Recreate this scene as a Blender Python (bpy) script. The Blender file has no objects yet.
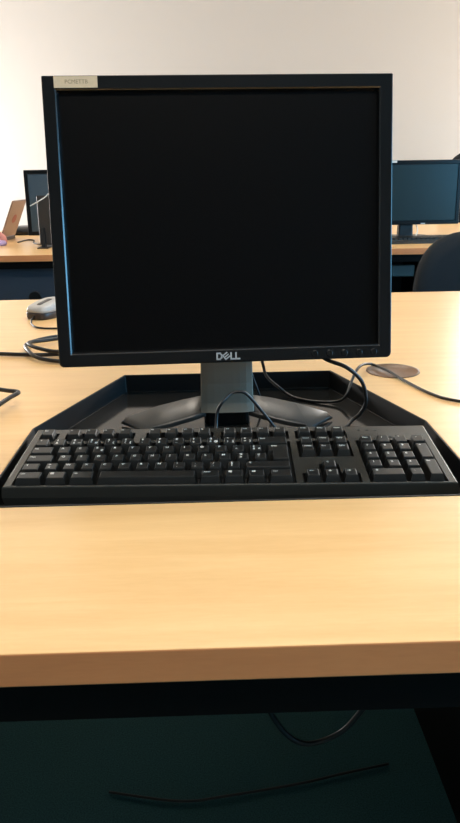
import bpy, bmesh, math, random
from mathutils import Vector, Matrix
random.seed(4)
C = bpy.context.scene.collection
SC = bpy.context.scene
DZ = 0.73                      # height of the desk top above the floor

# ------------------------------------------------------------------ materials
def lin(c):
    return tuple(((v/255)/12.92 if v/255 <= 0.04045 else ((v/255+0.055)/1.055)**2.4) for v in c)

def mat(name, rgb, rough=0.5, metal=0.0, spec=0.5, coat=0.0, noise=0.0, nscale=60.0, bump=0.0, emit=0.0):
    m = bpy.data.materials.new(name); m.use_nodes = True
    nt = m.node_tree; b = nt.nodes['Principled BSDF']
    col = lin(rgb)
    b.inputs['Base Color'].default_value = (*col, 1)
    b.inputs['Roughness'].default_value = rough
    b.inputs['Metallic'].default_value = metal
    b.inputs['Specular IOR Level'].default_value = spec
    b.inputs['Coat Weight'].default_value = coat
    b.inputs['Coat Roughness'].default_value = 0.08
    if emit:
        b.inputs['Emission Color'].default_value = (*col, 1); b.inputs['Emission Strength'].default_value = emit
    if noise or bump:
        tc = nt.nodes.new('ShaderNodeTexCoord'); n = nt.nodes.new('ShaderNodeTexNoise')
        n.inputs['Scale'].default_value = nscale; n.inputs['Detail'].default_value = 5
        nt.links.new(tc.outputs['Object'], n.inputs['Vector'])
        if noise:
            r = nt.nodes.new('ShaderNodeValToRGB')
            r.color_ramp.elements[0].position = .3; r.color_ramp.elements[1].position = .7
            r.color_ramp.elements[0].color = (*[max(0, c*(1-noise)) for c in col], 1)
            r.color_ramp.elements[1].color = (*[min(1, c*(1+noise)) for c in col], 1)
            nt.links.new(n.outputs['Fac'], r.inputs['Fac']); nt.links.new(r.outputs['Color'], b.inputs['Base Color'])
        if bump:
            bp = nt.nodes.new('ShaderNodeBump'); bp.inputs['Strength'].default_value = bump; bp.inputs['Distance'].default_value = .001
            nt.links.new(n.outputs['Fac'], bp.inputs['Height']); nt.links.new(bp.outputs['Normal'], b.inputs['Normal'])
    return m

def wood(name, dark, light, rough=0.30):
    m = bpy.data.materials.new(name); m.use_nodes = True
    nt = m.node_tree; b = nt.nodes['Principled BSDF']; L = nt.links.new
    tc = nt.nodes.new('ShaderNodeTexCoord')
    mp = nt.nodes.new('ShaderNodeMapping'); mp.inputs['Scale'].default_value = (1.6, 22, 22)
    L(tc.outputs['Object'], mp.inputs['Vector'])
    n = nt.nodes.new('ShaderNodeTexNoise'); n.inputs['Scale'].default_value = 2.2; n.inputs['Detail'].default_value = 8; n.inputs['Distortion'].default_value = .5
    L(mp.outputs['Vector'], n.inputs['Vector'])
    mp2 = nt.nodes.new('ShaderNodeMapping'); mp2.inputs['Scale'].default_value = (35, 260, 260)
    L(tc.outputs['Object'], mp2.inputs['Vector'])
    n2 = nt.nodes.new('ShaderNodeTexNoise'); n2.inputs['Scale'].default_value = 1.6; n2.inputs['Detail'].default_value = 3
    L(mp2.outputs['Vector'], n2.inputs['Vector'])
    mx = nt.nodes.new('ShaderNodeMath'); mx.operation = 'MULTIPLY_ADD'; mx.inputs[1].default_value = .3
    L(n2.outputs['Fac'], mx.inputs[0]); L(n.outputs['Fac'], mx.inputs[2])
    r = nt.nodes.new('ShaderNodeValToRGB')
    r.color_ramp.elements[0].position = .42; r.color_ramp.elements[1].position = .85
    r.color_ramp.elements[0].color = (*lin(dark), 1); r.color_ramp.elements[1].color = (*lin(light), 1)
    L(mx.outputs[0], r.inputs['Fac']); L(r.outputs['Color'], b.inputs['Base Color'])
    b.inputs['Roughness'].default_value = rough
    b.inputs['Specular IOR Level'].default_value = .5
    return m

M = dict(
    beech=wood('beech laminate', (227, 179, 119), (239, 195, 136)),
    edge=wood('beech shaded edge', (212, 132, 80), (226, 148, 92), .45),  # same wood on upright faces, their shade put into the colour
    wall=mat('painted wall', (200, 193, 186), .85, spec=.2, bump=.05, nscale=140),
    ceiling=mat('ceiling tile', (225, 222, 216), .9, spec=.1, noise=.04, nscale=90),
    carpet=mat('teal carpet', (56, 90, 92), .95, spec=.1, noise=.35, nscale=400, bump=.6),
    black=mat('black plastic', (13, 13, 15), .38, noise=.1, nscale=300),
    bezel=mat('black bezel plastic', (6, 7, 9), .28, spec=.32),
    lip=mat('glossy black inner lip', (10, 11, 13), .24, spec=.7),
    screen=mat('matte dark screen', (3, 3, 4), .45, spec=.1),
    tray=mat('glossy black tray', (32, 32, 31), .10, spec=.7),
    trayside=mat('matte black tray side', (9, 9, 11), .5, spec=.35),
    apron=mat('black steel', (8, 6, 5), .6, spec=.12),
    neck=mat('dark metallic plastic', (128, 124, 114), .42, metal=.6),
    leg=mat('dark grey stand plastic', (46, 46, 45), .34),
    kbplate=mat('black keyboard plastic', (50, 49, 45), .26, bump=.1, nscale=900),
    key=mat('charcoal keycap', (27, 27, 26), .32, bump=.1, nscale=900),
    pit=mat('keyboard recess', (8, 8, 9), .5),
    legend=mat('white key print', (235, 235, 230), .6),
    logo=mat('silver lettering', (196, 198, 200), .35, metal=.3),
    dimlogo=mat('dark embossed lettering', (12, 12, 11), .5),
    sticker=mat('cream paper label', (214, 192, 160), .7, noise=.03, nscale=300),
    ink=mat('grey ink', (140, 120, 98), .7),
    cable=mat('black cable rubber', (16, 15, 15), .42),
    brown=mat('brown plastic grommet', (108, 74, 44), .45, noise=.12, nscale=150),
    silver=mat('silver mouse plastic', (176, 172, 168), .35),
    mdark=mat('dark mouse plastic', (52, 44, 42), .4),
    panel=mat('blue grey panel', (58, 66, 78), .6, noise=.08, nscale=200),
    shell=mat('dark grey shell plastic', (40, 37, 35), .5),
    fabric=mat('charcoal chair fabric', (40, 42, 44), .9, spec=.15, noise=.2, nscale=500, bump=.3),
    fscreen=mat('teal grey glossy screen', (17, 40, 46), .28),
    bscreen=mat('blue grey screen', (62, 80, 94), .35),
    lapback=mat('warm grey laptop lid', (150, 126, 112), .4, metal=.3),
    red=mat('dull red emblem', (150, 78, 62), .5),
    pink=mat('stand-in pink', (206, 140, 132), .8, noise=.1, nscale=90),
    lilac=mat('stand-in lilac', (184, 160, 200), .8),
    white=mat('white plastic', (228, 228, 224), .5),
    frame=mat('window frame paint', (225, 225, 222), .5),
    steel=mat('grey green steel', (78, 88, 86), .5),
    chrome=mat('chrome', (190, 190, 190), .2, metal=1),
    lamp=mat('lamp diffuser', (255, 244, 228), .5, emit=1.0),
)
LAMP_E = M['lamp'].node_tree.nodes['Principled BSDF'].inputs['Emission Strength']

def glass():
    m = bpy.data.materials.new('window glass'); m.use_nodes = True
    b = m.node_tree.nodes['Principled BSDF']
    b.inputs['Transmission Weight'].default_value = 1; b.inputs['Roughness'].default_value = 0; b.inputs['IOR'].default_value = 1.05
    return m
M['glass'] = glass()

# ------------------------------------------------------------------ mesh builder
class MB:
    def __init__(s): s.v = []; s.f = []; s.m = []; s.sm = []
    def add(s, vs, fs, mi=0, smooth=False, mx=None):
        o = len(s.v)
        s.v += [tuple(mx @ Vector(p)) if mx else tuple(p) for p in vs]
        for f in fs: s.f.append([i+o for i in f]); s.m.append(mi); s.sm.append(smooth)
        return s
    def box(s, x0, x1, y0, y1, z0, z1, mi=0, mx=None):
        vs = [(x, y, z) for z in (z0, z1) for y in (y0, y1) for x in (x0, x1)]
        return s.add(vs, [(0, 2, 3, 1), (4, 5, 7, 6), (0, 1, 5, 4), (2, 6, 7, 3), (0, 4, 6, 2), (1, 3, 7, 5)], mi, False, mx)
    def loft(s, rings, mi=0, smooth=False, cap0=True, cap1=True, mx=None, capm=None):
        n = len(rings[0]); vs = [p for r in rings for p in r]; fs = []
        for k in range(len(rings)-1):
            for i in range(n):
                j = (i+1) % n; fs.append((k*n+i, k*n+j, (k+1)*n+j, (k+1)*n+i))
        s.add(vs, fs, mi, smooth, mx)
        if cap0: s.add(rings[0], [tuple(reversed(range(n)))], mi, False, mx)
        if cap1: s.add(rings[-1], [tuple(range(n))], mi if capm is None else capm, False, mx)
        return s
    def prism(s, poly, z0, z1, mi=0, mx=None):
        return s.loft([[(x, y, z0) for x, y in poly], [(x, y, z1) for x, y in poly]], mi, mx=mx)
    def lathe(s, prof, n=32, mi=0, smooth=True, mx=None, c=(0, 0)):
        rings = [[(c[0]+r*math.cos(2*math.pi*i/n), c[1]+r*math.sin(2*math.pi*i/n), z) for i in range(n)] for r, z in prof]
        return s.loft(rings, mi, smooth, mx=mx)
    def tube(s, pts, r, n=10, sub=8, mi=0, mx=None, rr=None):
        P = spline([Vector(p) for p in pts], sub) if sub else [Vector(p) for p in pts]
        rings = []; up = Vector((.13, .27, .95)).normalized()
        for i, p in enumerate(P):
            t = (P[min(i+1, len(P)-1)]-P[max(i-1, 0)]).normalized()
            a = up - t*up.dot(t)
            if a.length < 1e-4: a = Vector((1, 0, 0)) - t*t.x
            a.normalize(); b = t.cross(a); up = a
            k = r if rr is None else r+(rr-r)*i/(len(P)-1)
            rings.append([tuple(p+a*k*math.cos(2*math.pi*j/n)+b*k*math.sin(2*math.pi*j/n)) for j in range(n)])
        return s.loft(rings, mi, True, mx=mx)
    def text(s, body, size, mi=0, mx=None, bold=False, align='CENTER'):
        cu = bpy.data.curves.new('lettering', 'FONT'); cu.body = body; cu.size = size
        cu.align_x = align; cu.align_y = 'CENTER'; cu.resolution_u = 2
        if bold: cu.offset = size*.028
        ob = bpy.data.objects.new('lettering', cu)
        me = bpy.data.meshes.new_from_object(ob)
        s.add([tuple(v.co) for v in me.vertices], [tuple(p.vertices) for p in me.polygons], mi, False, mx)
        bpy.data.objects.remove(ob); bpy.data.curves.remove(cu); bpy.data.meshes.remove(me)
        return s
    def build(s, name, mats, parent=None, bevel=0, seg=2, weld=False):
        me = bpy.data.meshes.new(name)
        me.from_pydata(s.v, [], s.f)
        for k in (mats if isinstance(mats, (list, tuple)) else [mats]): me.materials.append(M[k])
        me.polygons.foreach_set('material_index', s.m); me.polygons.foreach_set('use_smooth', s.sm)
        bm = bmesh.new(); bm.from_mesh(me)
        bmesh.ops.remove_doubles(bm, verts=bm.verts, dist=1e-6)
        bmesh.ops.recalc_face_normals(bm, faces=bm.faces)
        bm.to_mesh(me); bm.free(); me.update()
        o = bpy.data.objects.new(name, me); C.objects.link(o)
        if parent: o.parent = parent
        if bevel:
            b = o.modifiers.new('bevel', 'BEVEL'); b.width = bevel; b.segments = seg; b.limit_method = 'ANGLE'; b.angle_limit = math.radians(40)
        return o

def spline(P, sub):
    out = []
    for i in range(len(P)-1):
        p0, p1, p2, p3 = P[max(i-1, 0)], P[i], P[i+1], P[min(i+2, len(P)-1)]
        for k in range(sub):
            t = k/sub
            out.append(.5*((2*p1)+(p2-p0)*t+(2*p0-5*p1+4*p2-p3)*t*t+(3*p1-p0-3*p2+p3)*t**3))
    return out+[P[-1]]

def rrect(w, h, r, n=5, cx=0, cy=0, rs=None):
    out = []
    rs = rs or (r, r, r, r)      # br, tr, tl, bl
    for k, (sx, sy) in enumerate(((1, -1), (1, 1), (-1, 1), (-1, -1))):
        q = rs[k]
        for i in range(n+1):
            a = math.radians(-90+90*k+90*i/n)
            out.append((cx+sx*(w/2-q)+q*math.cos(a), cy+sy*(h/2-q)+q*math.sin(a)))
    return out

def thing(name, label, cat, loc=(0, 0, 0), rotz=0, group=None):
    o = bpy.data.objects.new(name, None); C.objects.link(o)
    o.location = loc; o.rotation_euler = (0, 0, rotz); o.empty_display_size = .05
    return tag(o, label, cat, group)
def tag(o, label, cat, group=None):
    o['label'] = label; o['category'] = cat
    if group: o['group'] = group
    return o
def struct(o): o['kind'] = 'structure'; return o
def copy_tree(o, parent=None):
    c = o.copy(); C.objects.link(c); c.parent = parent
    for ch in o.children: copy_tree(ch, c)
    return c

# ------------------------------------------------------------------ the room
X0, X1, Y0, Y1, H = -3.0, 2.9, -3.6, 5.6, 2.8
struct(MB().box(X0, X1, Y0, Y1, -.1, 0).build('floor', 'carpet'))
struct(MB().box(X0, X1, Y0, Y1, H, H+.1).build('ceiling', 'ceiling'))
struct(MB().box(X0-.2, X1+.2, Y0-.15, Y0, 0, H).build('wall_front', 'wall'))
WINS = {'window_1': (1, -1.2, 1.5, .85, 1.75), 'window_2': (-1, 3.7, 5.4, .80, 1.32), 'window_3': (1, 3.7, 5.4, .80, 1.45)}
BW = (2.08, 2.84, .95, 2.35)          # window_4, in the back wall beyond the right edge of the photo
def side_wall(side, x):
    w = MB(); a_, b_ = (x, x+.15) if side > 0 else (x-.15, x)
    y = Y0
    for s_, y0, y1, WZ0, WZ1 in sorted(WINS.values(), key=lambda q: q[1]):
        if s_ != side: continue
        w.box(a_, b_, y, y0, 0, H).box(a_, b_, y0, y1, 0, WZ0).box(a_, b_, y0, y1, WZ1, H); y = y1
    return w.box(a_, b_, y, Y1, 0, H)
struct(side_wall(-1, X0).build('wall_left', 'wall'))
struct(side_wall(1, X1).build('wall_right', 'wall'))
struct(MB().box(X0-.2, BW[0], Y1, Y1+.15, 0, H).box(BW[1], X1+.2, Y1, Y1+.15, 0, H).box(BW[0], BW[1], Y1, Y1+.15, 0, BW[2]).box(BW[0], BW[1], Y1, Y1+.15, BW[3], H).build('wall_back', 'wall'))
win = struct(bpy.data.objects.new('window_4', None)); C.objects.link(win); win.location = ((BW[0]+BW[1])/2, Y1+.06, BW[2])
hw, hh = (BW[1]-BW[0])/2, BW[3]-BW[2]
f = MB()
for x in (-hw, hw-.06): f.box(x, x+.06, -.03, .03, 0, hh)
f.box(-hw, hw, -.03, .03, 0, .06).box(-hw, hw, -.03, .03, hh-.06, hh)
f.build('window_frame', 'frame', win)
MB().box(-hw+.05, hw-.05, -.004, .004, .05, hh-.05).build('pane', 'glass', win)
for nm, (s_, y0, y1, WZ0, WZ1) in WINS.items():
    xw = (X1+.06) if s_ > 0 else (X0-.06)
    win = struct(bpy.data.objects.new(nm, None)); C.objects.link(win); win.location = (xw, (y0+y1)/2, WZ0)
    hw, hh = (y1-y0)/2, WZ1-WZ0
    f = MB()
    for y in (-hw, -.03, hw-.06): f.box(-.03, .03, y, y+.06, 0, hh)
    f.box(-.03, .03, -hw, hw, 0, .06).box(-.03, .03, -hw, hw, hh-.06, hh)
    f.build('window_frame', 'frame', win)
    MB().box(-.004, .004, -hw+.05, hw-.05, .05, hh-.05).build('pane', 'glass', win)
struct(MB().box(X0, X1, Y1-.012, Y1, 0, .09).build('baseboard_back', 'frame'))

cl = thing('ceiling_light', 'flat rectangular panel light set in the ceiling above the desks', 'ceiling light', (.05, 2.2, H), math.pi/2, 'ceiling panel lights')
MB().prism(rrect(.34, 1.26, .01), -.03, 0).build('light_frame', 'white', cl)
MB().prism(rrect(.30, 1.2, .01), -.034, -.0302).build('diffuser', 'lamp', cl)
for x, y in ((.05, -.2), ):
    c = copy_tree(cl); c.location = (x, y, H); c.rotation_euler.z = math.pi/2

# ------------------------------------------------------------------ our desk
WELL = [(-.2216, .5989), (.2584, .5989), (.2584, .806), (.1802, 1.0446), (-.1372, 1.0446), (-.2216, .811)]
GR = (.2765, 1.038, .0395)
def desk_top(outer, holes, z0, z1):
    bm = bmesh.new(); es = []
    for loop in [outer]+holes:
        vs = [bm.verts.new((x, y, z1)) for x, y in loop]
        es += [bm.edges.new((vs[i], vs[(i+1) % len(vs)])) for i in range(len(vs))]
    r = bmesh.ops.triangle_fill(bm, edges=es, use_beauty=True)
    fs = [g for g in r['geom'] if isinstance(g, bmesh.types.BMFace)]
    ex = bmesh.ops.extrude_face_region(bm, geom=fs)
    bmesh.ops.translate(bm, vec=(0, 0, z0-z1), verts=[g for g in ex['geom'] if isinstance(g, bmesh.types.BMVert)])
    bmesh.ops.recalc_face_normals(bm, faces=bm.faces)
    mb = MB(); bm.verts.index_update()
    vs = [tuple(v.co) for v in bm.verts]
    for fc in bm.faces:
        fc.normal_update(); mb.m.append(0 if abs(fc.normal.z) > .5 else 1); mb.f.append([v.index for v in fc.verts]); mb.sm.append(False)
    mb.v = vs; bm.free(); return mb
def offset(poly, d):
    n = len(poly); out = []
    for i in range(n):
        a, b, c = Vector(poly[i-1]), Vector(poly[i]), Vector(poly[(i+1) % n])
        n1 = Vector(((b-a).y, -(b-a).x)).normalized(); n2 = Vector(((c-b).y, -(c-b).x)).normalized()
        k = (n1+n2)/(1+n1.dot(n2)); out.append(tuple(b+k*d))
    return out

desk = thing('computer_desk', 'beech topped desk in the foreground with a black recessed tray under the monitor', 'desk')
circ = [(GR[0]+.0402*math.cos(2*math.pi*i/36), GR[1]+.0402*math.sin(2*math.pi*i/36)) for i in range(36)]
DX0, DX1, DY0, DY1 = -1.25, 1.55, .3819, 1.779
desk_top([(DX0, DY0), (DX1, DY0), (DX1, DY1), (DX0, DY1)], [offset(WELL, .0026), circ], DZ-.0262, DZ).build('desktop', ['beech', 'edge'], desk, .0012)
t = MB()
rings = [[(x, y, DZ-.03) for x, y in offset(WELL, .0022)], [(x, y, DZ+.0008) for x, y in offset(WELL, .0022)],
         [(x, y, DZ+.0008) for x, y in offset(WELL, 0)], [(x, y, DZ-.026) for x, y in offset(WELL, -.0015)]]
t.loft(rings, 1, capm=0).build('recessed_tray', ['tray', 'trayside'], desk, .0006, 1)
g = MB().lathe([(.0398, DZ-.028), (.0398, DZ-.001), (.041, DZ+.0002), (.0405, DZ+.0012), (.037, DZ+.0012), (.0365, DZ+.0004), (.004, DZ+.0004)], 40, c=GR[:2])
g.build('cable_grommet', 'brown', desk)
MB().box(DX0+.05, DX1-.05, .391, .421, DZ-.0625, DZ-.0264).build('apron', 'apron', desk, .001)
MB().box(DX0+.05, DX1-.05, 1.735, 1.765, DZ-.0625, DZ-.0264).build('apron', 'apron', desk, .001)
for x in (.385, -1.15): MB().box(x, x+.026, .45, 1.70, 0, DZ-.0264).build('side_panel', 'apron', desk, .001)
MB().box(1.42, 1.446, .45, 1.70, 0, DZ-.0264).build('side_panel', 'apron', desk, .001)

# ------------------------------------------------------------------ main monitor
FZ = DZ-.026                     # tray floor
mon = thing('computer_monitor', 'large black square flat panel monitor with a paper label, standing in the desk tray', 'monitor', (.0165, .885, FZ))
def local(o, p): return Vector(p)-Vector(o.location)
MW, MH = .4085, .3339
hm = Matrix.Translation(local(mon, (.0172, .8326, DZ+.0732))) @ Matrix.Rotation(.0413, 4, 'Z') @ Matrix.Rotation(-.1771, 4, 'X') @ Matrix.Rotation(math.pi/2, 4, 'X')
# local frame of the head: x right, y up, z towards the viewer (front face at z = 0)
head = MB()
B = .0160; SX, SY = MW-2*B, MH-2*B
rs = (.006, .0015, .0015, .006)
def R(w, h, z, rs, n=5): return [(x, y, z) for x, y in rrect(w, h, 0, n, 0, MH/2, rs)]
q = (.0004,)*4
head.loft([R(SX-.0045, SY-.0045, -.0072, q), R(SX-.0045, SY-.0045, -.0056, q), R(SX-.0004, SY-.0004, -.0012, q), R(SX+.0014, SY+.0014, -.0005, q), R(SX+.0026, SY+.0026, 0, q)], 1, cap0=False, cap1=False)
head.loft([R(SX+.0026, SY+.0026, 0, q),
           R(MW-.003, MH-.003, 0, rs), R(MW-.0008, MH-.0008, -.0007, rs), R(MW, MH, -.0025, rs), R(MW, MH, -.020, rs), R(MW-.012, MH-.012, -.026, rs)], cap0=False, cap1=False)
head.loft([R(MW-.012, MH-.012, -.026, rs), R(MW-.06, MH-.06, -.046, (.02,)*4), R(MW-.16, MH-.14, -.058, (.02,)*4)], cap0=False)
ho = head.build('display_housing', ['bezel', 'lip'], mon); ho.matrix_local = hm
MB().loft([R(SX-.0042, SY-.0042, -.0085, q), R(SX-.0042, SY-.0042, -.0060, q)]).build('screen', 'screen', ho)
logo = MB()
LS = .0098
z = Matrix.Translation((0, .0079, .0002))
def stroke(pts, wd, mx):       # flat bars
    for a, b in zip(pts[:-1], pts[1:]):
        a, b = Vector(a), Vector(b); d = (b-a).normalized(); nn = Vector((-d.y, d.x))*wd/2; e = d*wd*.5
        pl = [tuple(a-e-nn), tuple(b+e-nn), tuple(b+e+nn), tuple(a-e+nn)]
        logo.prism(pl, 0, .0004, 0, mx)
lx = -.0128; h2 = .0036; wd = .0019
stroke([(lx, -h2), (lx, h2), (lx+.0036, h2), (lx+.0056, h2*.45), (lx+.0056, -h2*.45), (lx+.0036, -h2), (lx, -h2)], wd, z)
# the tilted E: three slanted bars joined at their lower-left side
ez = z @ Matrix.Translation((-.0017, 0, 0)) @ Matrix.Rotation(math.radians(38), 4, 'Z')
stroke([(.0034, .0029), (-.0028, .0029), (-.0028, -.0029), (.0034, -.0029)], .0015, ez); stroke([(-.0028, 0), (.0032, 0)], .0014, ez)
for lx in (.0044, .0104): stroke([(lx, h2), (lx, -h2), (lx+.0043, -h2)], wd, z)
logo.build('logo_lettering', 'logo', ho)
for k in range(5):
    bx = .108+.0185*k
    MB().loft([[(bx+r*math.cos(a*math.pi/8), .0074+r*math.sin(a*math.pi/8), zz) for a in range(16)] for r, zz in ((.0042, -.001), (.0042, .0001), (.0036, .0004))], smooth=False).build('button', 'bezel', ho)
st = MB().box(-.190, -.1405, MH-.0138, MH-.0012, -.0002, .0003, 0)
st.text('PCMETTB', .0062, 1, Matrix.Translation((-.1645, MH-.0074, .0004)))
so = st.build('paper_label', ['sticker', 'ink'], ho); so['label'] = 'cream paper label with grey lettering'
# stand
nk = MB()
def ns(z, w, y0, y1, b=.010):
    pts = []
    for i in range(9):
        u = -1+2*i/8; pts.append((u*w/2, y0+b*(abs(u)**3), z))
    pts += [(w/2, y1, z), (-w/2, y1, z)]
    return pts
nk.loft([ns(.022, .070, -.020, .035, .004), ns(.035, .069, -.016, .035, .004), ns(.060, .068, -.011, .035, .004), ns(.14, .066, -.002, .034, .004), ns(.22, .064, .006, .036, .004)], smooth=False)
nk.build('neck', 'neck', mon, .001, 1)
# hub that carries the neck and joins the two legs
hb = MB().loft([[(x, y, zz) for x, y in rrect(w_, d_, .01, 4, 0, cy)] for w_, d_, cy, zz in ((.062, .050, .026, .0002), (.062, .05, .026, .016), (.056, .044, .024, .0225))])
hb.build('stand_hub', 'black', mon, 0)
for s in (-1, 1):
    lg = MB(); T_ = .008
    def sec(f, b, th=T_): 
        (fx, fy, fz), (bx_, by, bz) = f, b
        return [(s*fx, fy, fz-th), (s*fx, fy-.001, fz-.0015), (s*(fx+(bx_-fx)*.08), fy+(by-fy)*.08, fz+(bz-fz)*.08), (s*(fx+(bx_-fx)*.9), fy+(by-fy)*.9, bz), (s*bx_, by, bz-.002), (s*bx_, by, bz-th)]
    lg.loft([sec((.028, -.014, .024), (.028, .020, .037)), sec((.050, -.020, .019), (.058, .017, .0325)), sec((.075, -.025, .0135), (.094, .014, .025)),
             sec((.101, -.029, .0095), (.136, .010, .0125), .008), sec((.104, -.034, .0045), (.143, .006, .006), .0042)], smooth=True)
    lg.build('stand_leg', 'leg', mon, .0006, 1)

# ------------------------------------------------------------------ keyboard
KY, KS = -.0357, .0738
kb = thing('computer_keyboard', 'full size black keyboard with white key print lying at the front of the tray', 'keyboard', (.0125, .6386, FZ), KY)
km = Matrix.Translation((0, 0, .024)) @ Matrix.Rotation(KS, 4, 'X')      # plate frame inside the keyboard
KW, KD = .457, .138
U = .01905
XM, XN, XP = -.2190, .0760, .1425             # left ends of main, navigation and number blocks
RY = [.0038+U*i for i in range(5)]            # front ends of the five rows
FY = RY[4]+U+.0085                            # front end of the function row
FK = [(0, 1)]+[(1.55+1.03*i, 1.03) for i in range(4)]+[(6.45+i, 1) for i in range(4)]+[(11.0+i, 1) for i in range(4)]
# recesses (x0, x1, y0, y1)
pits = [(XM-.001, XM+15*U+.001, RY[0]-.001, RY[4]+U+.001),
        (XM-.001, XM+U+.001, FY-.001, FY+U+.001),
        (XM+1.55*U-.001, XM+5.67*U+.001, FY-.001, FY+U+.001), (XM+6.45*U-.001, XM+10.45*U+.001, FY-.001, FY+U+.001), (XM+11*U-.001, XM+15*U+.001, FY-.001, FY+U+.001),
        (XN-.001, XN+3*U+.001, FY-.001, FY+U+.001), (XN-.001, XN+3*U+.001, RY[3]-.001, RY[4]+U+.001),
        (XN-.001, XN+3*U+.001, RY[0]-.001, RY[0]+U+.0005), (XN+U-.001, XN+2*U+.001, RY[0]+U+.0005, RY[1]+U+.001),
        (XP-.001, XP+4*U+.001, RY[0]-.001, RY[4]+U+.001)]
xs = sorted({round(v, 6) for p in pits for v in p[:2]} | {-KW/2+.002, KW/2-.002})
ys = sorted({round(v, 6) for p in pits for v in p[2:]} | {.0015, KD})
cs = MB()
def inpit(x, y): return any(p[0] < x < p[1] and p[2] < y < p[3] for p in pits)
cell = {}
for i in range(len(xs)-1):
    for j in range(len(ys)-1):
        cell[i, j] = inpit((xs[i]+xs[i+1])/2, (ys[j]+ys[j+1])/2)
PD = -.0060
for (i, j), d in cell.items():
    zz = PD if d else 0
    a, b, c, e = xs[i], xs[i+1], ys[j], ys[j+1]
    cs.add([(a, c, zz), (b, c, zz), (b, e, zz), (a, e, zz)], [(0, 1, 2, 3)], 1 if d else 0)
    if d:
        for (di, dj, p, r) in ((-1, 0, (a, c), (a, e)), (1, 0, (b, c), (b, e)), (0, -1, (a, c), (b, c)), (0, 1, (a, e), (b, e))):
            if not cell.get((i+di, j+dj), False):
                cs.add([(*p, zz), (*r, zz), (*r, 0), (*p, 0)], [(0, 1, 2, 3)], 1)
# outer shell: rounded edge, sides, underside
def kring(x, y0, y1, z0, z1): return [(-x, y0, z0), (x, y0, z0), (x, y1, z1), (-x, y1, z1)]
zb0, zb1 = -.0236, -.0236-KD*math.tan(KS)
cs.loft([kring(KW/2-.002, .0015, KD, 0, 0), kring(KW/2-.0006, .0004, KD+.003, -.0006, -.0012), kring(KW/2, 0, KD+.005, -.002, -.005),
         kring(KW/2+.001, -.001, KD+.006, -.012, -.014), kring(KW/2-.001, .001, KD+.005, zb0, zb1+.0004)], cap0=False)
ko = cs.build('case', ['kbplate', 'pit'], kb); ko.matrix_local = km
lt = MB().text('DELL', .0062, 0, Matrix.Translation((XP+2.1*U, RY[4]+U+.0085, .0002)), bold=True)
lt.build('logo_lettering', 'dimlogo', ko)
for k in range(3):
    MB().box(XP+.3*U+.5*U*k, XP+.3*U+.5*U*k+.003, FY+.019, FY+.0205, 0, .0003).build('indicator_light', 'dimlogo', ko)

TILT = [.02, .02, .03, .06, .10, .08]
def keycap(mb, x, y, w, h, row, top=.0056):
    g = .0010; x0, x1, y0, y1 = x+g, x+w-g, y+g, y+h-g
    tl = TILT[row]
    def ring(sx, sf, sb, z): 
        r = []
        for (px, py) in ((x0+sx, y0+sf), (x1-sx, y0+sf), (x1-sx, y1-sb), (x0+sx, y1-sb)):
            r.append((px, py, z+(py-y0)*tl*(1 if z > 0 else 0)))
        return r
    mb.loft([ring(0, 0, 0, PD+.001), ring(.0027, .0032, .0008, top-.0009), ring(.0031, .0036, .0010, top-.0002), ring(.0037, .0043, .0015, top)], 0)
    return (x0+.0034, y1-.0015, top+(y1-.0015-y0)*tl, tl)
def key(name, x, y, w, h, row, txt='', size=.0048):
    mb = MB(); tx, ty, tz, tl = keycap(mb, x, y, w, h, row)
    if txt:
        lines = txt.split('|')
        if len(lines) == 1: spots = [(lines[0], .0034, -.0032)]
        elif len(lines) == 2: spots = [(lines[0], .003, -.0026), (lines[1], .003, -.0080)]
        else: spots = [(lines[0], .003, -.0026), (lines[1], .003, -.0080), (lines[2], .0088, -.0080)]
        for s_, dx, dy in spots:
            sz = size if len(s_) == 1 else size*.62
            al = 'CENTER' if len(s_) < 2 else 'LEFT'
            ax = dx if len(s_) < 2 else .0010
            m_ = Matrix.Translation((tx+ax, ty+dy, tz+dy*tl+.00012)) @ Matrix.Rotation(tl, 4, 'X')
            mb.text(s_, sz, 1, m_, bold=True, align=al)
    return mb.build(name, ['key', 'legend'], ko)
def row(r, x, items):
    for it in items:
        wd, txt = it[0], it[1]; nm = it[2] if len(it) > 2 else 'key'
        key(nm, x, RY[r], wd*U, U, r, txt); x += wd*U
    return x
FL = ['Esc']+['F%d' % i for i in range(1, 13)]
for (u, wd), tx in zip(FK, FL): key('function_key' if tx != 'Esc' else 'escape_key', XM+u*U, FY, wd*U, U, 5, tx)
row(4, XM, [(1, '\u00b2')]+[(1, s) for s in ('1|&', '2|\u00e9|~', '3|"|#', "4|'|{", '5|(|[', '6|-', '7|\u00e8', '8|_', '9|\u00e7', '0|\u00e0|@', '\u00b0|)|]', '+|=|}')]+[(2, 'Back', 'backspace_key')])
row(3, XM, [(1.5, 'Tab', 'tab_key')]+[(1, s) for s in 'AZ']+[(1, 'E||\u20ac')]+[(1, s) for s in 'RTYUIOP']+[(1, '\u00a8|^'), (1, '\u00a3|$|\u00a4')])
row(2, XM, [(1.75, 'Caps', 'caps_lock_key')]+[(1, s) for s in 'QSDFGHJKLM']+[(1, '%|\u00f9'), (1, '\u00b5|*')])
row(1, XM, [(1.25, '\u2191', 'shift_key'), (1, '>|<')]+[(1, s) for s in 'WXCVBN']+[(1, '?|,'), (1, '.|;'), (1, '/|:'), (1, '\u00a7|!'), (2.75, '\u2191', 'shift_key')])
row(0, XM, [(1.6, 'Ctrl', 'control_key'), (1.3, '\u229e'), (1.5, 'Alt', 'alt_key'), (5.45, '', 'space_bar'), (1.3, 'AltGr', 'alt_key'), (1.25, '\u229e'), (1.15, '\u2630'), (1.45, 'Ctrl', 'control_key')])
e = MB()
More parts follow.
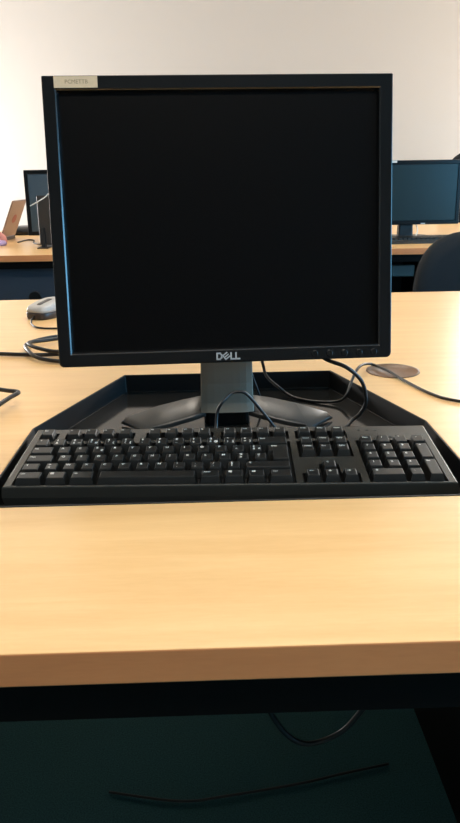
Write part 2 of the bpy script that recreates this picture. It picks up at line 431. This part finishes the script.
keycap(e, XM+13.5*U, RY[3], 1.5*U, U, 2); tx, ty, tz, tl = keycap(e, XM+13.75*U, RY[2], 1.25*U, 2*U, 2)
e.text('Enter', .003, 1, Matrix.Translation((tx-.002, ty-.003, tz-.003*tl+.0002)) @ Matrix.Rotation(tl, 4, 'X'), bold=True, align='LEFT')
e.build('enter_key', ['key', 'legend'], ko)
for k, s in enumerate(('PrtSc', 'ScrLk', 'Pause')): key('key', XN+k*U, FY, U, U, 5, s)
for k, s in enumerate(('Insert', 'Home', 'PgUp')): key('key', XN+k*U, RY[4], U, U, 4, s)
for k, s in enumerate(('Delete', 'End', 'PgDn')): key('key', XN+k*U, RY[3], U, U, 3, s)
for k, s in enumerate('\u2190\u2193\u2192'): key('arrow_key', XN+k*U, RY[0], U, U, 0, s)
key('arrow_key', XN+U, RY[1], U, U, 1, '\u2191')
for r_, ss in ((4, ('Num', '/', '*', '-')), (3, '789'), (2, '456'), (1, '123')):
    for k, s in enumerate(ss): key('number_pad_key', XP+k*U, RY[r_], U, U, r_, s)
key('number_pad_key', XP, RY[0], 2*U, U, 0, '0'); key('number_pad_key', XP+2*U, RY[0], U, U, 0, '.')
key('number_pad_key', XP+3*U, RY[2], U, 2*U, 1, '+'); key('number_pad_key', XP+3*U, RY[0], U, 2*U, 0, 'Ent')
# keyboard cord: rises from the back of the case, arches in front of the stand, dips behind the keys
KI = (Matrix.Translation((.0125, .6386, FZ)) @ Matrix.Rotation(KY, 4, 'Z')).inverted()
kc = MB().tube([tuple(KI @ Vector((x, y, zz+DZ))) for x, y, zz in ((.0015, .794, -.010), (.0015, .806, .000), (.003, .812, .016), (.009, .812, .028), (.020, .822, .036), (.030, .824, .038), (.040, .826, .034), (.054, .832, .016), (.068, .838, -.004), (.082, .842, -.020), (.11, .846, -.0235))], .0019)
kc.build('cord', 'cable', kb)

# ------------------------------------------------------------------ loose cables round the monitor
def cable(name, pts, r, label, cat='cable', grp=None):
    o = MB().tube([(x, y, zz+DZ) for x, y, zz in pts], r).build(name, 'cable')
    return tag(o, label, cat, grp)
cable('video_cable', [(.050, .915, .115), (.058, .90, .085), (.066, .905, .050), (.075, .95, .020), (.098, 1.00, -.012), (.118, .985, -.0225), (.150, .965, -.0235), (.178, .955, -.020), (.190, .955, -.010), (.200, .975, .003), (.216, 1.008, .014), (.236, 1.046, .010), (.252, 1.062, .004), (.266, 1.02, .0045), (.278, .972, .0030), (.297, .911, .0023), (.318, .880, .0023), (.37, .85, .0023), (.45, .84, .0023)], .0021,
      'thin black cable from under the monitor, crossing the brown desk grommet to the right', 'cable')
cable('power_cable', [(.105, .92, .110), (.118, .90, .088), (.140, .868, .068), (.167, .857, .058), (.186, .862, .042), (.195, .866, .026), (.198, .867, .006), (.192, .870, -.010), (.181, .871, -.0205), (.168, .852, -.0232), (.14, .834, -.0232)], .0026,
      'thick black cable curving from the monitor corner down to the keyboard back', 'cable')
cable('stand_cable', [(.046, .955, .060), (.052, .95, .030), (.060, .95, .005), (.068, .955, -.015), (.080, .97, -.0237)], .0017,
      'thin dark cable dropping straight down beside the monitor neck', 'cable')
cable('coiled_cable', [(-.62, 1.215, .0042), (-.50, 1.20, .0042), (-.40, 1.195, .0042), (-.33, 1.180, .0042), (-.28, 1.176, .0042), (-.20, 1.20, .0042), (-.17, 1.26, .0042), (-.20, 1.33, .0042), (-.26, 1.335, .0042), (-.31, 1.312, .0042), (-.338, 1.262, .0050), (-.322, 1.19, .0105), (-.285, 1.140, .0055), (-.22, 1.13, .0045), (-.15, 1.20, .0100), (-.16, 1.28, .0105), (-.24, 1.290, .0110), (-.30, 1.272, .0085), (-.330, 1.235, .0120), (-.30, 1.190, .0115), (-.25, 1.168, .0110), (-.16, 1.20, .0180), (-.05, 1.24, .0045)], .0034,
      'thick grey black cable looped in a loose coil left of the monitor', 'cable')
cable('bent_cable', [(-.46, .99, .004), (-.38, .975, .008), (-.315, .945, .014), (-.282, .922, .017), (-.266, .912, .018), (-.264, .904, .018), (-.270, .890, .017), (-.287, .845, .012), (-.310, .80, .0045), (-.36, .74, .0032)], .0030,
      'short black cable bent to a sharp corner at the left edge beside the keyboard', 'cable')
cable('hanging_cable', [(.040, .62, -.0345), (.041, .62, -.15), (.047, .62, -.238), (.055, .62, -.272), (.075, .62, -.303), (.098, .62, -.313), (.131, .62, -.299), (.154, .62, -.269), (.180, .62, -.22), (.24, .62, -.10), (.262, .62, -.0345)], .0031,
      'black cable hanging in a loop under the desk')
o = MB().tube([(.30, .99, .004), (.218, .973, .004), (.135, .954, .004), (.011, .934, .004), (-.076, .926, .004), (-.2, .95, .004)], .0022).build('floor_cable', 'cable')
tag(o, 'dark cable lying on the carpet under the desk', 'cable')

# ------------------------------------------------------------------ mouse
ms = thing('computer_mouse', 'silver grey computer mouse with dark sides at the far left of the desk', 'mouse', (-.385, 1.510, DZ), -.42)
def mring(z, w, l, y0=0, n=28, p=3.6):
    out = []
    for i in range(n):
        a = 2*math.pi*i/n; c_, s_ = math.cos(a), math.sin(a)
        x = w/2*math.copysign(abs(c_)**(2/p), c_); y = l/2*math.copysign(abs(s_)**(2/p), s_)
        if s_ > 0: x *= 1-.12*s_
        out.append((x, y0+l/2+y, z))
    return out
MB().loft([mring(0, .060, .108), mring(.004, .063, .112, -.002), mring(.013, .064, .112, -.002), mring(.0155, .062, .110, -.001)], smooth=True).build('mouse_base', 'mdark', ms)
def topring(k, w, l, y0):
    r = mring(0, w, l, y0)
    return [(x, y, .0155+k*(.0205)*(.55+.45*math.sin(min(1, max(0, y/.09))*math.pi*.55))) for x, y, _ in r]
MB().loft([mring(.0153, .0625, .110, -.001), topring(.45, .0615, .108, 0), topring(.8, .057, .101, .003), topring(.97, .046, .085, .010), topring(1.0, .018, .045, .028)], smooth=True).build('top_shell', 'silver', ms)
def mtop(y): return .0155+.0205*(.55+.45*math.sin(min(1, max(0, y/.09))*math.pi*.55))
MB().loft([[(x, y, mtop(y)+dz) for x, y in rrect(.011*k, .046*k, .004*k, 5, 0, .040)] for k, dz in ((1, -.004), (1, .0006), (.8, .0014))]).build('scroll_wheel', 'mdark', ms)
MI = (Matrix.Translation((-.385, 1.510, DZ)) @ Matrix.Rotation(-.42, 4, 'Z')).inverted()
MB().tube([tuple(MI @ Vector((x, y, DZ+zz))) for x, y, zz in ((-.385, 1.512, .008), (-.386, 1.490, .0045), (-.378, 1.455, .0025), (-.358, 1.418, .0023), (-.325, 1.405, .0023), (-.26, 1.41, .0023), (-.15, 1.45, .0023))], .0019).build('cord', 'cable', ms)

# ------------------------------------------------------------------ far desk
fd = thing('computer_desk', 'beech topped desk in the background by the wall carrying monitors and a laptop', 'desk')
desk_top([(-2.3, 2.855), (2.3, 2.855), (2.3, 4.25), (-2.3, 4.25)], [], DZ-.025, DZ).build('desktop', ['beech', 'edge'], fd, .0012)
MB().box(-2.2, -.25, 2.93, 2.948, .10, DZ-.0252).build('modesty_panel', 'panel', fd)
MB().box(-.25, 2.2, 3.5, 3.518, .10, DZ-.0252).build('modesty_panel', 'panel', fd)
MB().box(-2.2, 2.2, 2.87, 2.895, DZ-.055, DZ-.0252).build('apron', 'apron', fd)
MB().box(-.2, .862, 2.99, 3.02, DZ-.134, DZ-.085).box(-.2, .862, 2.99, 3.12, DZ-.134, DZ-.130).build('cable_tray', 'steel', fd)
for x in (-2.26, -.28, .0, .95, 2.23): MB().box(x, x+.026, 2.95, 4.2, 0, DZ-.0252).build('side_panel', 'apron', fd)
MB().lathe([(.027, 0), (.027, .004), (.022, .006)], 28, mx=Matrix.Translation((-.732, 2.9298, DZ-.181)) @ Matrix.Rotation(math.pi/2, 4, 'X')).build('port_cover', 'black', fd)

def flat_monitor(label, loc, rz, w, h, z0, tilt, neck_h, scr, group=None):
    t = thing('computer_monitor', label, 'monitor', loc, rz, group)
    hx = Matrix.Translation((0, 0, z0)) @ Matrix.Rotation(-tilt, 4, 'X') @ Matrix.Rotation(math.pi/2, 4, 'X')
    def r(a, b, z, q=.004): return [(x, y, z) for x, y in rrect(a, b, q, 3, 0, h/2)]
    hb = MB().loft([r(w-.036, h-.036, -.005, .0005), r(w-.034, h-.034, -.001, .0005), r(w-.033, h-.033, 0, .0005), r(w-.003, h-.003, 0), r(w, h, -.003), r(w, h, -.022), r(w-.05, h-.05, -.04, .01)], cap0=False)
    ho = hb.build('display_housing', 'bezel', t); ho.matrix_local = hx
    MB().loft([r(w-.0362, h-.0362, -.008, .0005), r(w-.0362, h-.0362, -.004, .0005)]).build('screen', scr, ho)
    MB().loft([[(x, y, 0.008) for x, y in rrect(.07, .035, .008, 3, 0, .055)], [(x, y, z0+h*.5) for x, y in rrect(.06, .028, .008, 3, 0, .062+math.sin(tilt)*h*.5)]]).build('neck', 'black', t)
    MB().loft([[(x, y, z_) for x, y in rrect(.24*k, .19*k, .05, 6, 0, .05)] for k, z_ in ((1, 0), (1, .006), (.9, .011))]).build('stand_base', 'black', t)
    return t, ho
rm, rho = flat_monitor('dark teal screened monitor on the background desk right of the main monitor', (.897, 3.25, DZ), .0, .456, .276, .064, .03, .1, 'fscreen')
MB().box(-.088, -.066, .2655, .2752, 0, .0004).build('paper_label', 'white', rho)
MB().box(.055, .075, .002, .007, 0, .0006).build('brand_plate', 'logo', rho)
lm, lho = flat_monitor('grey blue screened monitor behind the laptop, just left of the main monitor', (-.628, 3.36, DZ), -.12, .45, .290, .036, .05, .1, 'bscreen')
# second left monitor, turned away: its dark rear shell faces us
bm_ = thing('computer_monitor', 'small dark monitor standing partly hidden behind the left edge of the main monitor', 'monitor', (-.572, 3.16, DZ), .0)
hx = Matrix.Translation((0, 0, .018)) @ Matrix.Rotation(-.06, 4, 'X') @ Matrix.Rotation(math.pi/2, 4, 'X')
def r2(a, b, z, q=.004): return [(x, y, z) for x, y in rrect(a, b, q, 3, 0, .1)]
hb = MB().loft([r2(.347, .199, 0), r2(.35, .202, -.002), r2(.35, .202, -.022), r2(.30, .16, -.034, .01)])
bo = hb.build('display_housing', 'shell', bm_); bo.matrix_local = hx; bo['label'] = 'dark grey shell'
MB().loft([[(-.163, -.030, .004), (-.145, -.030, .004), (-.145, -.004, .004), (-.163, -.004, .004)], [(-.163, -.012, .085), (-.148, -.012, .085), (-.148, -.004, .085), (-.163, -.004, .085)]]).build('stand_leg', 'black', bm_)
MB().box(-.178, -.130, -.05, .09, 0, .005).build('stand_base', 'black', bm_, .001)

# right background keyboard
fk = thing('computer_keyboard', 'black keyboard on the background desk in front of the teal screened monitor', 'keyboard', (.87, 3.03, DZ), .03)
cs = MB().loft([[(x, y, z_) for x, y in rrect(.44*k, .15*k, .008, 3, 0, .075)] for k, z_ in ((1, 0), (1, .014), (.98, .018))]); cs.build('case', 'kbplate', fk)
kk = MB()
for j in range(6):
    for i in range(21): kk.box(-.205+.0195*i, -.205+.0195*i+.016, .012+.021*j, .012+.021*j+.017, .0175, .024)
kk.build('keys', 'key', fk)
cable('monitor_cable', [(.93, 3.40, .08), (.945, 3.30, .060), (.93, 3.22, .030), (.905, 3.20, .006), (.88, 3.20, .0035)], .003, 'cable drooping from the teal screened monitor to the background desk')
bpy.data.objects['monitor_cable'].data.materials[0] = M['white']
o = MB().tube([(-.752, 3.07, DZ+.180), (-.72, 3.07, DZ+.196), (-.690, 3.075, DZ+.213), (-.672, 3.08, DZ+.228), (-.655, 3.09, DZ+.240), (-.62, 3.13, DZ+.2225), (-.6, 3.2, DZ+.21)], .0022).build('white_cable', 'white')
tag(o, 'thin white cable draped over the small dark monitor at the left', 'cable')
o = MB().tube([(-.915, 3.43, DZ+.003), (-.90, 3.55, DZ+.003), (-.86, 3.52, DZ+.003), (-.825, 3.37, DZ+.003), (-.77, 3.30, DZ+.003), (-.70, 3.30, DZ+.003)], .003).build('laptop_cable', 'cable')
tag(o, 'thin cable lying on the background desk between laptop and monitor', 'cable')

# laptop seen from its side-back, base to the left
lp = thing('laptop', 'open warm grey laptop with a reddish spot on its lid, on the background desk', 'laptop', (-.995, 3.50, DZ))
a0, a1 = Vector((-.016, .0, .016)), Vector((-.004, .21, .016)); up = Vector((.080, -.012, .172)); th = Vector((-.008, .003, .0035))
nn = (a1-a0).cross(up).normalized()*-.007
lid = MB().loft([[tuple(a0), tuple(a1), tuple(a1+up), tuple(a0+up)], [tuple(p+nn) for p in (a0, a1, a1+up, a0+up)]])
lo = lid.build('lid', 'lapback', lp, .002)
cc = (a0+a1)/2+up*.50; e1 = (a1-a0).normalized(); e2 = up.normalized()
for side in (1, ):
    off = (a1-a0).cross(up).normalized()*.0006
    MB().loft([[tuple(cc+e1*.030*math.cos(k*math.pi/10)+e2*.022*math.sin(k*math.pi/10)+off*q_) for k in range(20)] for q_ in (-.5, 1)]).build('emblem', 'red', lo)
bd = Vector((-.25, .015, 0))
b0, b1 = Vector((-.016, 0, 0)), Vector((-.004, .21, 0))
MB().loft([[tuple(b0), tuple(b1), tuple(b1+bd), tuple(b0+bd)], [tuple(p+Vector((0, 0, .015))) for p in (b0, b1, b1+bd, b0+bd)]]).build('base', 'mdark', lp, .003)

# pink and lilac pouch made up for a likely hand, at the frame's left edge
pc = thing('pink_stand_in', 'soft pink and lilac pouch for a likely hand beside the laptop at the far left', 'stand-in', (-1.02, 3.30, DZ), .2)
MB().loft([mring(z_, w_, l_, y_, 24, 2.4) for z_, w_, l_, y_ in ((0, .15, .09, .03), (.012, .17, .10, .025), (.035, .16, .09, .03), (.054, .12, .06, .045), (.060, .05, .03, .06))], smooth=True).build('stand_in_body', 'pink', pc)
MB().loft([mring(z_, w_, l_, y_, 24, 2.4) for z_, w_, l_, y_ in ((0, .16, .07, -.045), (.010, .18, .078, -.048), (.022, .16, .068, -.042), (.027, .09, .04, -.03))], smooth=True).build('stand_in_front', 'lilac', pc)
bx = MB().loft([mring(z_, w_, l_, y_, 24, 3) for z_, w_, l_, y_ in ((0, .20, .22, -.10), (.02, .22, .24, -.11), (.038, .19, .2, -.09), (.042, .1, .1, -.04))], smooth=True).build('black_bag', 'black')
bx.location = (-1.02, 3.99, DZ); tag(bx, 'flat black bag lying on the background desk behind the laptop', 'bag')

# ------------------------------------------------------------------ chairs
def make_chair(label, loc, rz, zc=.60, hz=.24):
    t = thing('office_chair', label, 'chair', loc, rz, None)
    def br(k, y, n=40):
        out = []
        for i in range(n):
            a = 2*math.pi*i/n; c_, s_ = math.cos(a), math.sin(a)
            p = 3.1
            x = .25*k*math.copysign(abs(c_)**(2/p), c_); z_ = hz*k*math.copysign(abs(s_)**(2/p), s_)
            out.append((x, y-.10*(x/.25)**2*.45, zc+z_))
        return out
    MB().loft([br(.04, .024), br(.25, .024), br(.5, .023), br(.80, .020), br(.94, .012), br(1.0, -.004), br(1.0, -.020), br(.95, -.034), br(.80, -.042), br(.5, -.046), br(.25, -.048), br(.04, -.048)], smooth=True).build('backrest', 'fabric', t)
    MB().loft([[(x, y, z_) for x, y in rrect(.50*k, .48*k, .12, 7, 0, .27)] for k, z_ in ((.9, .40), (1, .42), (1, .45), (.95, .475), (.8, .483))], smooth=True).build('seat', 'fabric', t)
    MB().box(-.04, .04, -.062, -.043, .34, .52).box(-.04, .04, -.055, .30, .335, .350).build('back_support', 'black', t, .004)
    MB().lathe([(.06, .398), (.03, .39), (.03, .12), (.045, .115), (.045, .08)], 24, c=(0, .27)).build('column', 'black', t)
    for k in range(5):
        a = 2*math.pi*k/5+.3; mx = Matrix.Translation((0, .27, 0)) @ Matrix.Rotation(a, 4, 'Z')
        MB().loft([[(.03, -.025, .08), (.03, .025, .08), (.03, .025, .12), (.03, -.025, .12)], [(.30, -.015, .066), (.30, .015, .066), (.30, .015, .085), (.30, -.015, .085)]], mx=mx).build('base_leg', 'black', t, .004)
        MB().lathe([(.022, -.022), (.027, -.018), (.027, .018), (.022, .022)], 18, mx=mx @ Matrix.Translation((.285, 0, .0275)) @ Matrix.Rotation(math.pi/2, 4, 'X')).build('caster', 'black', t)
    return t
ch = make_chair('charcoal office chair with a rounded back just behind the foreground desk', (.903, 2.32, 0), 0)
make_chair('tall backed dark chair behind the background desk at the right edge of the photo', (1.81, 4.86, 0), math.pi-.1, .80, .355)

# ------------------------------------------------------------------ light
LAMP_E.default_value = 11.5
wd_ = bpy.data.worlds.new('sky'); SC.world = wd_; wd_.use_nodes = True
bg = wd_.node_tree.nodes['Background']; bg.inputs['Color'].default_value = (.45, .68, 1, 1); bg.inputs['Strength'].default_value = 1.5
DAY = {'window_1': (34, (.16, .60, 1)), 'window_2': (54, (1, .97, .93)), 'window_3': (12, (1, .94, .86))}
for nm, (s_, y0, y1, WZ0, WZ1) in WINS.items():
    al = bpy.data.lights.new('daylight', 'AREA'); al.shape = 'RECTANGLE'; al.size = WZ1-WZ0-.1; al.size_y = y1-y0-.1
    al.energy, al.color = DAY[nm]
    ao = bpy.data.objects.new('daylight', al); C.objects.link(ao)
    ao.location = (X1-.02 if s_ > 0 else X0+.02, (y0+y1)/2, (WZ0+WZ1)/2); ao.rotation_euler = (0, s_*math.pi/2, 0)

al = bpy.data.lights.new('daylight', 'AREA'); al.shape = 'RECTANGLE'; al.size = BW[1]-BW[0]-.1; al.size_y = BW[3]-BW[2]-.1
al.energy = 23; al.color = (1, .96, .88)
ao = bpy.data.objects.new('daylight', al); C.objects.link(ao)
ao.location = ((BW[0]+BW[1])/2, Y1-.02, (BW[2]+BW[3])/2); ao.rotation_euler = (-math.pi/2, 0, 0)

# ------------------------------------------------------------------ camera
f_, h_, p_, yw, ro = 699.777, .2915, .3264, -.0229, .0162
cy, sy, cp, sp, cr, sr = math.cos(yw), math.sin(yw), math.cos(p_), math.sin(p_), math.cos(ro), math.sin(ro)
Rv = Vector((cy, sy, 0)); Fv = Vector((-sy*cp, cy*cp, -sp)); Uv = Vector((-sy*sp, cy*sp, cp))
r_ = Rv*cr-Uv*sr; u_ = Rv*sr+Uv*cr
cam = bpy.data.cameras.new('camera'); co = bpy.data.objects.new('camera', cam); C.objects.link(co)
mw = Matrix.Identity(4)
for i in range(3): mw[i][0] = r_[i]; mw[i][1] = u_[i]; mw[i][2] = -Fv[i]
mw[2][3] = h_+DZ
co.matrix_world = mw
cam.sensor_fit = 'VERTICAL'; cam.sensor_height = 24; cam.lens = 24*f_/823; cam.clip_start = .01
SC.camera = co
SC.view_settings.view_transform = 'Standard'; SC.view_settings.look = 'None'; SC.view_settings.gamma = 1
SC.view_settings.use_curve_mapping = False
SC.view_settings.exposure = 1.25
